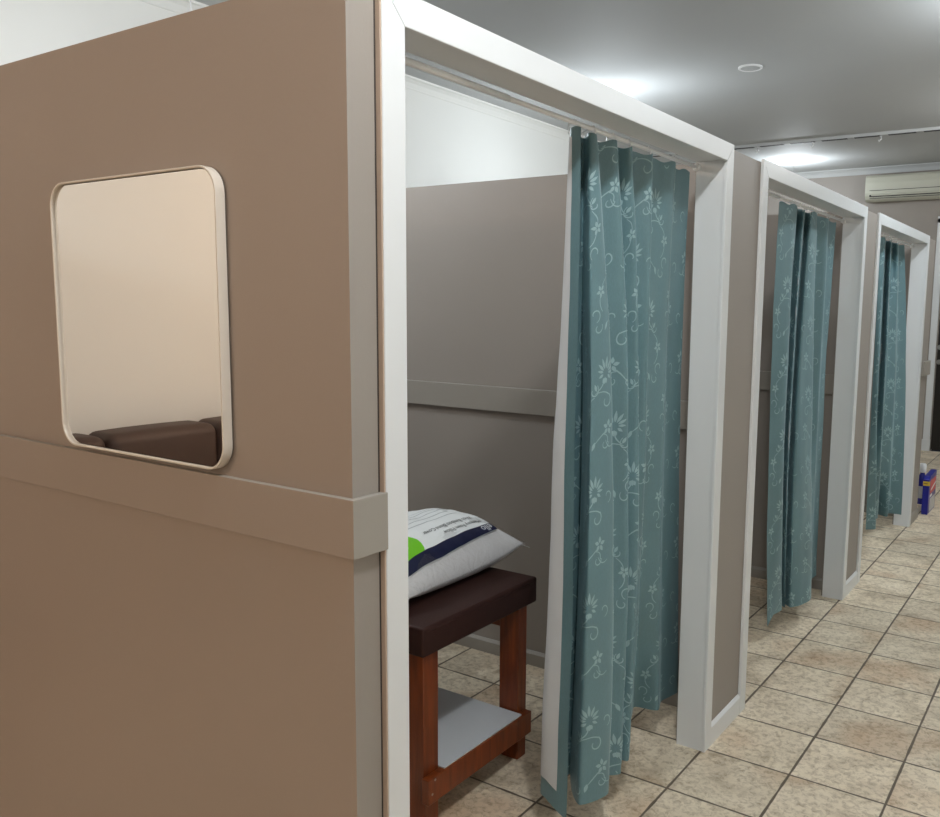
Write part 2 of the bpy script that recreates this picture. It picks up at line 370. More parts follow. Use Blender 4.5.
# chair rails
ZR0, ZR1 = 1.111, 1.218; SR0, SR1 = 1.1205, 1.2265
RB = dict(bev=.002)
o = prism('trim_5', [(XL, YSW), (XL, YSW-.0135), (.003, YSW-.0135), (.003, -2.250), (WX, -2.250), (WX, YSW)], 'z', SR0, SR1, M['taupe_trim'], bev=.0012); struct(o, 'flat chair rail wrapping the corner of the side partition')
o.data.materials.append(M['brown'])  # same painted lamplight tint for the rail's front and underside
for f in o.data.polygons:
    if f.normal.y < -.5 or f.normal.z < -.5: f.material_index = 1
o = boxes('trim_6', [(XL, -.115, -.389, -.365, ZR0, ZR1)], M['taupe_trim'], **RB); struct(o, 'chair rail inside the nearest booth')
o = boxes('trim_7', [(XL, -.115, 1.396, 1.42, ZR0, ZR1)], M['taupe_trim'], **RB); struct(o, 'chair rail inside the middle booth')
o = boxes('trim_8', [(XL, -.115, 3.506, 3.53, ZR0, ZR1)], M['taupe_trim'], **RB); struct(o, 'chair rail inside the farthest booth')
o = boxes('trim_9', [(WX, .012, 3.36, 3.612, ZR0-.01, ZR1-.012)], M['taupe_trim'], **RB); struct(o, 'short piece of chair rail past the farthest doorway')
def skirt(name, y0, y1, h, m, label=None):
    o = prism(name, [(WX, 0), (-.001, 0), (-.001, h-.012), (-.009, h), (WX, h)], 'y', y0, y1, m, bev=.001); struct(o, label); return o
skirt('baseboard_front_near', -.591, -.295, .08, M['white_gloss'])
skirt('baseboard_front_middle', 1.349, 1.631, .08, M['white_gloss'])
skirt('baseboard_front_far', 3.284, 3.6, .07, M['taupe_trim'])
for nm, y in (('near', -.365), ('middle', 1.42), ('far', 3.53)):
    o = prism('baseboard_divider_'+nm, [(y, 0), (y-.014, 0), (y-.014, .052), (y-.004, .064), (y, .064)], 'x', XL, -.120, M['taupe_trim'], bev=.001); struct(o)
struct(boxes('baseboard_left', [(XL, XL+.014, YB, YF, 0, .07)], M['white_gloss'], bev=.002))
struct(boxes('baseboard_far', [(XL, -.54, YF-.014, YF, 0, .09), (.62, XR, YF-.014, YF, 0, .09)], M['white_gloss'], bev=.002))
struct(boxes('baseboard_right', [(XR-.014, XR, YB, YF, 0, .09)], M['white_gloss'], bev=.002))

# far glazed door with white frame
dr = struct(boxes('door_4', [(-.535, -.465, YF-.03, YF+.02, .12, 2.6), (.565, .635, YF-.03, YF+.02, .12, 2.6), (-.535, .635, YF-.03, YF+.02, 2.55, 2.62), (-.465, .565, YF-.02, YF+.03, 2.15, 2.19),
      (-.545, -.46, YF-.035, YF+.02, 0, .13), (.56, .645, YF-.035, YF+.02, 0, .13)], M['white_gloss'], bev=.003), 'far dark glazed door in a white frame')
boxes('door_leaf', [(-.455, -.36, YF+.0, YF+.04, .02, 2.14), (.46, .555, YF+.0, YF+.04, .02, 2.14), (-.36, .46, YF+.0, YF+.04, 2.04, 2.14), (-.36, .46, YF+.0, YF+.04, .02, .16), (-.36, .46, YF+.0, YF+.04, .98, 1.06)], M['black_door'], dr, bev=.003)
boxes('pane', [(-.36, .46, YF+.01, YF+.03, .16, .98), (-.36, .46, YF+.01, YF+.03, 1.06, 2.04)], M['glass_dark'], dr)
boxes('transom_pane', [(-.465, .565, YF+.0, YF+.02, 2.19, 2.55)], M['pale_glass'], dr)
for z in (1.015, 1.18):
    tube('handle', [(-.425, YF-.0, z), (-.425, YF-.04, z), (-.36, YF-.045, z)], .011, M['steel'], dr)
    lathe('handle_rose', [(.028, -.012), (.028, 0)], (-.425, YF+.0, z), M['steel'], dr, n=20, axis='y')
struct(boxes('wall_beyond', [(-.6, .7, YF+.1, YF+.12, 0, 2.8)], M['dark']))

# ceiling lamps
def lamp(x, y, z, w, col, label, hang):
    t = empty('hanging_lamp' if hang else 'ceiling_lamp', (x, y, HC), label, 'lamp')
    L = bpy.data.lights.new('bulb', 'POINT'); L.energy = w; L.color = col
    o = bpy.data.objects.new('bulb', L); COL.objects.link(o); o.parent = t
    if hang:
        lathe('ceiling_rose', [(.055, HC), (.055, HC-.01), (.035, HC-.022)], (x, y, 0), M['plastic'], t)
        tube('cord', [(x, y, HC-.015), (x, y, z+.02)], .0013, M['grey'], t)
        lathe('cap', [(.012, z+.045), (.03, z+.035), (.034, z+.01)], (x, y, 0), M['plastic'], t)
        lathe('globe', [(.03, z+.012)]+[(.062*math.sin(a*PI/12), z-.045+.062*math.cos(a*PI/12)) for a in range(2, 12)]+[(.002, z-.107)], (x, y, 0), EM[col], t)
        bpy.data.objects.remove(o)
        for k in range(3):
            a = 2*PI*k/3
            l2 = bpy.data.lights.new('bulb', 'POINT'); l2.energy = w/3; l2.color = col; l2.shadow_soft_size = .02
            o2 = bpy.data.objects.new('bulb', l2); COL.objects.link(o2); o2.parent = t; o2.location = (.09*math.cos(a), .09*math.sin(a), z-.045-HC)
    else:
        lathe('lamp_base', [(.12, HC), (.12, HC-.02), (.105, HC-.03)], (x, y, 0), M['plastic'], t)
        lathe('lamp_diffuser', [(.10, HC-.03), (.095, HC-.045), (.07, HC-.06), (.03, HC-.067), (.004, HC-.068)], (x, y, 0), EM[col], t)
        L.shadow_soft_size = .07; o.location = (0, 0, z-HC-.06)
EM = {COOL: emis('cool_lamp_glow', COOL, 4), WARM: emis('warm_lamp_glow', WARM, 4), DAY: emis('daylight_lamp_glow', DAY, 4)}
for a in LAMPS: lamp(*a)

# ceiling curtain track with dark slots and two hooks
YT = 5.1
tr = empty('ceiling_track', (-1.2, YT, HC), 'long white track across the ceiling with dark slots and small hooks', 'curtain track')
boxes('rail', [(XL+.08, XR-.05, YT-.03, YT+.03, HC-.028, HC)], M['ceil'], tr, bev=.002)
sl = []
x = -3.1
while x < 1.4:
    sl.append((x, x+.235, YT-.026, YT+.016, HC-.031, HC-.027)); x += .30
boxes('slot', sl, M['dark'], tr)
for hx in (-1.93, -1.395, -.775):
    z = HC-.026
    tube('hook', [(hx, YT-.005, z), (hx+.012, YT-.01, z-.015), (hx+.016, YT-.01, z-.035), (hx-.004, YT-.01, z-.055), (hx-.01, YT-.01, z-.04)], .006, M['plastic'], tr)

# round ceiling fitting
cf = empty('ceiling_speaker', (-1.07, 2.45, HC), 'small round flush fitting with a white rim on the grey ceiling', 'ceiling fitting')
lathe('rim', [(.082, HC), (.082, HC-.008), (.076, HC-.012), (.066, HC-.010), (.066, HC-.006)], (-1.07, 2.45, 0), M['plastic'], cf)
lathe('grille', [(.066, HC-.001), (.066, HC-.0075), (.02, HC-.0085), (.018, HC-.011), (.004, HC-.011)], (-1.07, 2.45, 0), M['ceil'], cf)

# air conditioner on the far wall
ac = empty('air_conditioner', (-.9, YF, 2.82), 'long ivory wall air conditioner high on the far wall', 'air conditioner')
prof = [(YF, 2.81), (YF-.12, 2.805), (YF-.17, 2.825), (YF-.195, 2.86), (YF-.205, 2.90), (YF-.208, 3.00), (YF-.20, 3.06), (YF-.18, 3.085), (YF-.15, 3.092), (YF, 3.092)]
X0, X1 = -1.290, -.42
prism('body', prof, 'x', X0+.012, X1-.012, M['ivory'], ac, bev=.002)
prism('end_cap', prof, 'x', X0, X0+.012, M['ivory'], ac, bev=.002); prism('end_cap', prof, 'x', X1-.012, X1, M['ivory'], ac, bev=.002)
boxes('panel_seam', [(X0+.05, X1-.04, YF-.2095, YF-.20, 2.915, 2.921)], M['dark'], ac)
boxes('outlet', [(X0+.05, X1-.04, YF-.202, YF-.17, 2.850, 2.872)], M['dark'], ac)
prism('louver', [(YF-.208, 2.876), (YF-.213, 2.872), (YF-.205, 2.858), (YF-.200, 2.86)], 'x', X0+.07, X1-.06, M['ivory'], ac)
boxes('lower_seam', [(X0+.05, X1-.04, YF-.186, YF-.175, 2.832, 2.837)], M['dark'], ac)

# ------------------------------------------------------------------ wall mirror
mx0, mx1, mz0, mz1 = -.909, -.330, 1.2385, 1.817
mi = empty('wall_mirror', (-.64, YSW, 1.236), 'square mirror with rounded corners and slim pale frame on the brown partition', 'mirror')
def ring(name, outer, inner, y0, y1, m, parent):
    n = len(outer)
    vs = [(p[0], y, p[1]) for y in (y0, y1) for p in outer] + [(p[0], y, p[1]) for y in (y0, y1) for p in inner]
    fs = []
    for i in range(n):
        j = (i+1) % n
        fs += [(i, j, n+j, n+i), (2*n+j, 2*n+i, 3*n+i, 3*n+j), (j, i, 2*n+i, 2*n+j), (n+i, n+j, 3*n+j, 3*n+i)]
    me = bpy.data.meshes.new(name); me.from_pydata(vs, [], fs)
    bm = bmesh.new(); bm.from_mesh(me); bmesh.ops.recalc_face_normals(bm, faces=bm.faces); bm.to_mesh(me); bm.free()
    o = link(name, me, m, parent, smooth=True); md = o.modifiers.new('bevel', 'BEVEL'); md.width = .0008; md.segments = 2; md.limit_method = 'ANGLE'
    md2 = o.modifiers.new('edges', 'EDGE_SPLIT'); md2.split_angle = .5
    return o
ring('frame', rrect(mx0, mx1, mz0, mz1, .052, 10), rrect(mx0+.0042, mx1-.0042, mz0+.0042, mz1-.0042, .048, 10), YSW-.024, YSW-.003, M['mirror_frame'], mi)
ring('backing', rrect(mx0+.006, mx1-.003, mz0+.004, mz1-.004, .045, 10), rrect(mx0+.09, mx1-.09, mz0+.09, mz1-.09, .04, 10), YSW-.010, YSW, M['gap'], mi)
prism('glass', rrect(mx0+.0062, mx1-.0062, mz0+.0062, mz1-.0062, .046, 10), 'y', YSW-.017, YSW-.014, M['mirror'], mi)
ring('glass_edge_gap', rrect(mx0+.0042, mx1-.0042, mz0+.0042, mz1-.0042, .048, 10), rrect(mx0+.0064, mx1-.0064, mz0+.0064, mz1-.0064, .046, 10), YSW-.0145, YSW-.012, M['dark'], mi)

# ------------------------------------------------------------------ sofa (seen in the mirror)
so = empty('leather_sofa', (-2.85, -4.13, 0), 'dark brown leather sofa against the left wall, seen in the mirror', 'sofa')
puff('base', -3.27, -2.45, -5.04, -2.86, .08, .26, M['sofa'], so, .03, .0)
puff('back_frame', -3.29, -3.12, -5.04, -2.86, .22, .76, M['sofa'], so, .04, .005)
for i in range(3):
    y1 = -3.01-.63*i
    puff('back_cushion', -3.25, -2.99, y1-.627, y1, .40, .905, M['sofa'], so, .055, .008)
    puff('seat_cushion', -3.10, -2.44, y1-.627, y1, .24, .44, M['sofa'], so, .05, .02)
for y0, y1 in ((-3.005, -2.80), (-5.11, -4.905)): puff('armrest', -3.27, -2.43, y0, y1, .08, .62, M['sofa'], so, .06, .01)
for sx in (-3.2, -2.52):
    for sy in (-5.0, -2.9): boxes('foot', [(sx-.03, sx+.03, sy-.03, sy+.03, 0, .09)], M['wood'], so, bev=.004)

# ------------------------------------------------------------------ massage table
ta = empty('massage_table', (-1.4, -1.28, 0), 'massage table with dark brown padded top on red-brown wooden legs', 'massage table')
TX0 = -2.38
puff('padded_top', TX0, -.503, -1.575, -.978, .550, .640, M['leather'], ta, .009, .002)
tube('seam', [(-.5025, -1.555, .624), (-.5025, -1.28, .625), (-.5025, -1.005, .624)], .0012, M['leather'], ta)
for lx0, lx1 in ((-.600, -.520), (TX0+.02, TX0+.10)):
    for ly0, ly1 in ((-1.555, -1.487), (-1.066, -1.014)):
        boxes('leg', [(lx0, lx1, ly0, ly1, 0, .551)], M['wood'], ta, bev=.004)
boxes('stretcher', [(-.520, -.492, -1.566, -1.022, .094, .173)], M['wood'], ta, bev=.003)
boxes('stretcher', [(TX0-.008, TX0+.02, -1.585, -1.0, .103, .182)], M['wood'], ta, bev=.003)
boxes('side_rail', [(TX0+.1, -.6, -1.545, -1.515, .46, .55)], M['wood'], ta, bev=.003)
boxes('side_rail', [(TX0+.1, -.6, -1.05, -1.025, .46, .55)], M['wood'], ta, bev=.003)
sh = boxes('shelf', [(TX0+.03, -.521, -1.486, -1.075, .1620, .1750), (-.521, -.4985, -1.486, -1.075, .1732, .1750)], M['chip'], ta)
boxes('shelf_surface', [(TX0+.03, -.4980, -1.4865, -1.0745, .1750, .1790)], M['melamine'], sh)
for y in (-1.553, -1.540):
    lathe('screw', [(.004, -.4935), (.004, -.4915)], (0, y+.004, .125 if y < -1.55 else .165), M['steel'], ta, n=12, axis='x')

# ------------------------------------------------------------------ bagged pillow lying on the table
PC = Vector((-.885, -1.205, .6425)); HXp, HYp, TH = .255, .322, .180
def pz(a, b, k=1.0):
    """height of the pillow surface at normalised a,b in -1..1 : (mid plane, half thickness)"""
    e = max(0.0, (1-abs(a)**2.6))**.55 * max(0.0, (1-abs(b)**2.6))**.5
    return e
def pillow_pt(a, b, side, off=0.0):
    # pinch the outline between the corners
    x = PC.x + a*HXp*(1-.07*(1-abs(b)**2)*abs(a)**3); y = PC.y + b*HYp*(1-.05*(1-abs(a)**2)*abs(b)**3)
    e = pz(a, b)
    nz = noise.noise(Vector((x*9, y*9, 3)))*.007 + noise.noise(Vector((x*26, y*20, 9)))*.0035
    mid = .058*(1-.35*abs(a)) + .034*max(0, b)**2
    if side > 0: z = mid + (TH-.055+.0)*e*.98 + nz*e + off
    else: z = max(.001, mid*(1-e)**.8 ) - off*0
    if side < 0: z = mid*(1-min(1, e*1.6)) + .001
    return Vector((x, y, PC.z+.0015+z))
def pil_mesh(name, off, m, parent, grow=1.0, N=56):
    vs, fs = [], []
    for side in (1, -1):
        for i in range(N+1):
            for j in range(N+1):
                a = math.sin(PI/2*(2*i/N-1)); b = math.sin(PI/2*(2*j/N-1))
                p = pillow_pt(a, b, side)
                if off: 
                    p = Vector((PC.x+(p.x-PC.x)*grow, PC.y+(p.y-PC.y)*grow, p.z+(off*pz(a, b) if side > 0 else -0.0006+off*.2*(1-pz(a, b)))))
                    w = noise.noise(Vector((p.x*14, p.y*14, p.z*14+7)))*.004*(1 if side > 0 else .3); p.z += max(-.002, w)
                    if side < 0: p.z = max(p.z, PC.z+.0004)
                vs.append(p)
        k = 0 if side > 0 else (N+1)**2
        for i in range(N):
            for j in range(N):
                q = (k+i*(N+1)+j, k+(i+1)*(N+1)+j, k+(i+1)*(N+1)+j+1, k+i*(N+1)+j+1)
                fs.append(q if side > 0 else q[::-1])
    me = bpy.data.meshes.new(name); me.from_pydata([tuple(v) for v in vs], [], fs)
    bm = bmesh.new(); bm.from_mesh(me); bmesh.ops.remove_doubles(bm, verts=bm.verts, dist=.0002); bm.to_mesh(me); bm.free()
    return link(name, me, m, parent, smooth=True)
pl = empty('bagged_pillow', tuple(PC), 'new white pillow in a clear plastic bag lying on the padded table', 'pillow')
pil_mesh('pillow', 0, M['pillow'], pl)
def conform(name, polys, m, parent, off):
    """flat polygons given in world x,y laid on the pillow top"""
    vs, fs = [], []
    for P in polys:
        k = len(vs)
        for (x, y) in P:
            x += max(0, -.95-y)*.055
            a = max(-.97, min(.97, (x-PC.x)/HXp)); b = max(-.97, min(.97, (y-PC.y)/HYp))
            for _ in range(3):
                p = pillow_pt(a, b, 1); a += (x-p.x)/HXp; b += (y-p.y)/HYp; a = max(-.985, min(.985, a)); b = max(-.985, min(.985, b))
            p = pillow_pt(a, b, 1); vs.append((p.x, p.y, p.z+off))
        fs.append(tuple(range(k, len(vs))))
    return from_data(name, vs, fs, m, parent, smooth=True)
def gridpoly(x0, x1, y0, y1, nx, ny, f=lambda x, y: (x, y)):
    out = []
    for i in range(nx):
        for j in range(ny):
            xa, xb = x0+(x1-x0)*i/nx, x0+(x1-x0)*(i+1)/nx; ya, yb = y0+(y1-y0)*j/ny, y0+(y1-y0)*(j+1)/ny
            out.append([f(xa, ya), f(xb, ya), f(xb, yb), f(xa, yb)])
    return out
BX = -.690      # band edge nearest the corridor
skew = lambda x, y: (x, y)
card = conform('printed_sheet', gridpoly(-1.08, BX, -1.46, -.958, 30, 40), M['card'], pl, .0100)
conform('navy_band', gridpoly(BX-.034, BX, -1.46, -.958, 8, 40), M['navy'], card, .0116)
gp = []
gc = (BX-.080, -1.385)
for i in range(24):
    for k in range(4):
        a0, a1 = 2*PI*i/24, 2*PI*(i+1)/24
        def rr(a): return .056*(1+.22*math.cos(a-1.0))
        r0, r1 = (.2+.8*k/4), (.2+.8*(k+1)/4)
        gp.append([(gc[0]+rr(a0)*r0*math.cos(a0), gc[1]+rr(a0)*r0*math.sin(a0)), (gc[0]+rr(a0)*r1*math.cos(a0), gc[1]+rr(a0)*r1*math.sin(a0)),
                   (gc[0]+rr(a1)*r1*math.cos(a1), gc[1]+rr(a1)*r1*math.sin(a1)), (gc[0]+rr(a1)*r0*math.cos(a1), gc[1]+rr(a1)*r0*math.sin(a1))])
conform('green_leaf_print', gp, M['green'], card, .0106)
def text_polys(s, size):
    cu = bpy.data.curves.new('t', 'FONT'); cu.body = s; cu.size = size; cu.resolution_u = 2; cu.fill_mode = 'FRONT'
    ob = bpy.data.objects.new('t', cu); COL.objects.link(ob)
    dg = bpy.context.evaluated_depsgraph_get(); dg.update()
    me = ob.evaluated_get(dg).to_mesh()
    P = [[(me.vertices[i].co.x, me.vertices[i].co.y) for i in p.vertices] for p in me.polygons]
    ob.evaluated_get(dg).to_mesh_clear(); bpy.data.objects.remove(ob); bpy.data.curves.remove(cu)
    return P
def label_text(s, size, xbase, ystart, m, off, sx=1.0, name='lettering'):
    P = [[(xbase+v, ystart-u*sx) for (u, v) in poly] for poly in text_polys(s, size)]
    return conform(name, P, m, card, off)
label_text('ello', .038, BX-.030, -.968, M['card'], .0124, 1.1)
label_text('Memory Foam Pillow', .0245, BX-.068, -.985, M['ink'], .0110, 1.0)
label_text('With Bamboo Blend Cover', .0245, BX-.098, -1.0, M['ink'], .0110, 1.0)
ln = []
for k in range(5):
    xb = BX-.140-k*.026
    ln += gridpoly(xb-.004, xb, -1.36+.02*k, -1.02-.02*(k % 2), 1, 14)
for k in range(5): conform('small_lettering', ln[14*k:14*k+14], M['grey_ink'], card, .0107)
bag = pil_mesh('plastic_bag', .008, M['film'], pl, 1.035)
# sealed corner flap of the bag pointing past the end of the table
cx, cy, cz = PC.x+HXp*1.0, PC.y+HYp*1.0, PC.z+.055
fl = []; ff = []
for i in range(7):
    for j in range(13):
        u = i/6; v = j/12
        x = PC.x - HXp*.95 + (HXp*1.98)*v; y = PC.y+HYp*.97 + (.024 + .006*math.sin(v*9))*u
        z = PC.z + .052 + .010*v + .006*math.sin(v*14+u*3)*u
        fl.append((x+.01*u, y, z))
for i in range(6):
    for j in range(12): ff.append((i*13+j, i*13+j+1, (i+1)*13+j+1, (i+1)*13+j))
from_data('bag_seal', fl, ff, M['film'], pl, smooth=True)
tube('bag_seam', fl[6*13:7*13], .0007, M['card'], pl, n=5)

# ------------------------------------------------------------------ carton and bottle at the far end
bx = empty('detergent_carton', (.02, 3.93, 0), 'blue carton with a red panel standing on the floor past the far doorway', 'carton')
bx0, bx1, by0, by1, bh = .000, .046, 3.72, 4.06, .275
boxes('carton_body', [(bx0, bx1, by0, by1, 0, bh)], M['box_blue'], bx, bev=.003)
prism('lid', [(by0+.02, bh), (by1, bh), (by1+.004, bh+.030), (by0+.05, bh+.022)], 'x', bx0+.002, bx1, M['box_blue'], bx)
boxes('yellow_band', [(bx0+.001, bx1+.001, by0-.0015, by0, .228, .262), (bx1, bx1+.0015, by0, by0+.03, .228, .262)], M['box_yellow'], bx)
boxes('band_lettering', [(bx0+.006+.010*k, bx0+.012+.010*k, by0-.002, by0-.001, .240, .250) for k in range(3)], M['ink'], bx)
boxes('red_panel', [(bx1, bx1+.0012, by0+.06, by1-.02, .155, .262)], M['box_red'], bx)
prism('white_flash', [(by0+.09, .175), (by1-.03, .205), (by1-.03, .222), (by0+.09, .190)], 'x', bx1+.0012, bx1+.002, M['card'], bx)
boxes('pale_panel', [(bx1, bx1+.001, by0+.07, by1-.02, .01, .115)], M['box_pale'], bx)
prism('white_mark', [(by0+.06, .125), (by0+.17, .13), (by0+.15, .148), (by0+.06, .143)], 'x', bx1, bx1+.0014, M['card'], bx)
bo = empty('spray_bottle', (-.068, 4.12, 0), 'blue bottle with a white cap behind the blue carton', 'bottle')
lathe('bottle_body', [(.032, 0), (.036, .01), (.036, .19), (.032, .225), (.018, .25), (.016, .262)], (-.068, 4.12, 0), M['box_blue'], bo, n=24)
lathe('cap', [(.026, .262), (.028, .268), (.028, .325), (.022, .335), (.004, .337)], (-.068, 4.12, 0), M['plastic'], bo, n=24)
lathe('bottle_label', [(.0365, .05), (.0365, .15)], (-.068, 4.12, 0), M['box_pale'], bo, n=24)

# ------------------------------------------------------------------ curtains
def crom(P, closed=False):
    """centripetal-ish Catmull-Rom through 2D points -> function of u in 0..n-1"""
    n = len(P)
    def f(u):
        i = min(n-2, max(0, int(u))); t = u-i
        p1, p2 = P[i], P[i+1]
        p0 = P[i-1] if i > 0 else (2*p1[0]-p2[0], 2*p1[1]-p2[1]); p3 = P[i+2] if i+2 < n else (2*p2[0]-p1[0], 2*p2[1]-p1[1])
        d = lambda a, b: max(1e-4, math.hypot(a[0]-b[0], a[1]-b[1]))
        d01, d12, d23 = d(p0, p1), d(p1, p2), d(p2, p3)
        out = []
        for c in (0, 1):
            m1 = ((p2[c]-p0[c])/(d01+d12))*d12; m2 = ((p3[c]-p1[c])/(d12+d23))*d12
            t2, t3 = t*t, t*t*t
            out.append((2*t3-3*t2+1)*p1[c]+(t3-2*t2+t)*m1*.8+(-2*t3+3*t2)*p2[c]+(t3-t2)*m2*.8)
        return out
    return f
class Cloth:
    def __init__(s, ctrl, zt, zb, seed, sp=.006):
        s.c, s.zt, s.zb, s.seed = ctrl, zt, zb, seed
        n = len(ctrl); pts = []; K = 60
        f = crom(s.row(.6)); prev = f(0); acc = 0; s.tab = [(0.0, 0.0)]
        for k in range(1, (n-1)*K+1):
            u = k/K; q = f(u)
            fb = 1.0
            acc += max(math.hypot(q[0]-prev[0], q[1]-prev[1]), .03/K); prev = q; s.tab.append((acc, u))
        s.len = acc; s.rows = {}; s.lev = []
        for k in range(15):
            z = zt+(zb-zt)*k/14; f = crom(s.row(z)); pr = f(0); a = 0; tb = [0.0]
            for j in range(1, (n-1)*K+1):
                q = f(j/K); a += max(math.hypot(q[0]-pr[0], q[1]-pr[1]), .01/K); pr = q; tb.append(a)
            s.lev.append([v/a*s.len for v in tb])
        s.K = K
    def row(s, z):
        zs = (2.0, 1.15, .13); out = []
        for a, b, c in s.c:
            P = []
            for k in (0, 1):
                t = (z-zs[2])/(zs[0]-zs[2]); tm = (zs[1]-zs[2])/(zs[0]-zs[2])
                lin = c[k]+(a[k]-c[k])*t; dm = b[k]-(c[k]+(a[k]-c[k])*tm)
                # smooth bump so the row passes through the middle point
                w = (t*(1-t))/(tm*(1-tm)); P.append(lin+dm*w)
            out.append(tuple(P))
        return out
    def u1(s, d, tb):
        d = max(0, min(s.len, d)); i = min(len(tb)-2, max(0, bisect.bisect_right(tb, d)-1))
        return (i+(d-tb[i])/max(1e-9, tb[i+1]-tb[i]))/s.K
    def u(s, d, z):
        t = max(0, min(13.999, (s.zt-z)/(s.zt-s.zb)*14)); k = int(t)
        return s.u1(d, s.lev[k])*(1-t+k)+s.u1(d, s.lev[k+1])*(t-k)
    def base(s, d, z):
        key = round(z, 4)
        if key not in s.rows: s.rows[key] = crom(s.row(z))
        return s.rows[key](s.u(d, z))
    def pt(s, d, z, off=0.0):
        e = .002; x, y = s.base(d, z); x2, y2 = s.base(d+e, z); x1, y1 = s.base(d-e, z)
        t = Vector((x2-x1, y2-y1, 0)); t.normalize() if t.length > 1e-9 else None
        n = Vector((t.y, -t.x, 0)); low = (s.zt-z)/(s.zt-s.zb)
        w = noise.noise(Vector((d*9+s.seed, z*2.2, s.seed)))*.006*min(1, low*3) + noise.noise(Vector((d*22+s.seed, z*7, s.seed)))*.0018
        return Vector((x, y, z)) + n*(w+off)
def curtain(name, ctrl, zt, zb, label, seed, dp, hemfn=None, lining=True, group=None, edge=.032, ds=.006, dz=.02, motif=True):
    C = Cloth(ctrl, zt, zb, seed)
    root = empty(name, (-.1, ctrl[len(ctrl)//2][0][1], 0), label, 'curtain', group)
    ns = int(C.len/ds); nz = int((zt-zb)/dz); vs, fs = [], []
    zbot = lambda d: zb + (hemfn(d/C.len) if hemfn else 0)
    zz = lambda d, j: zt + (zbot(d)-zt)*j/nz + (.004*math.sin(d*60) if j == 0 else 0)
    def sheet(d0, d1, off, j0=0, j1=None):
        V, F = [], []; n = max(2, int((d1-d0)/ds)); j1 = nz if j1 is None else j1
        for j in range(j0, j1+1):
            for i in range(n+1):
                d = d0+(d1-d0)*i/n; V.append(C.pt(d, zz(d, j), off))
        w = n+1
        for j in range(j1-j0):
            for i in range(n): F.append((j*w+i, (j+1)*w+i, (j+1)*w+i+1, j*w+i+1))
        return V, F
    V, F = sheet(0, C.len, 0)
    from_data('fabric', V, F, M['teal'], root, smooth=True)
    if lining:
        V, F = sheet(edge, C.len*.985, -.0018, 1, nz-3)
        from_data('lining', V, F, M['lining'], root, smooth=True)
        V, F = sheet(0.0, edge, -.0010, 0, nz); from_data('side_hem', V, F, M['teal'], root, smooth=True)
    if motif: motifs(C, root, dp, zbot, zt)
    # hooks up to the rod at each pleat
    for k in range(1, len(ctrl)-1, 2 if len(ctrl) > 12 else 1):
        p = ctrl[k][0]; zt0 = zt-.012
        tube('curtain_hook', [(p[0]-.004, p[1], zt0), (p[0]-.006, p[1], zt+.012), (-.108, p[1], 2.0405), (-.1175, p[1], 2.032)], .0016, M['plastic'], root, n=6)
    return root, C

# woven floral pattern: everything in metres on the cloth, laid a hair above it
def spiral(cx, cy, r0, r1, a0, a1, n=18):
    return [(cx+(r0+(r1-r0)*i/n)*math.cos(a0+(a1-a0)*i/n), cy+(r0+(r1-r0)*i/n)*math.sin(a0+(a1-a0)*i/n)) for i in range(n+1)]
def bez(p0, p1, p2, n=12):
    return [((1-t)**2*p0[0]+2*t*(1-t)*p1[0]+t*t*p2[0], (1-t)**2*p0[1]+2*t*(1-t)*p1[1]+t*t*p2[1]) for t in [i/n for i in range(n+1)]]
def petal(cx, cy, ang, L, Wd, r0=.0):
    P = []
    for i in range(11):
        t = i/10; P.append((t, math.sin(PI*t**.85)*.5*(1 if t < .97 else .4)))
    pts = [(r0+t*L, w*Wd) for t, w in P] + [(r0+t*L, -w*Wd) for t, w in reversed(P[1:-1])]
    c, s = math.cos(ang), math.sin(ang)
    return [(cx+x*c-y*s, cy+x*s+y*c) for x, y in pts]
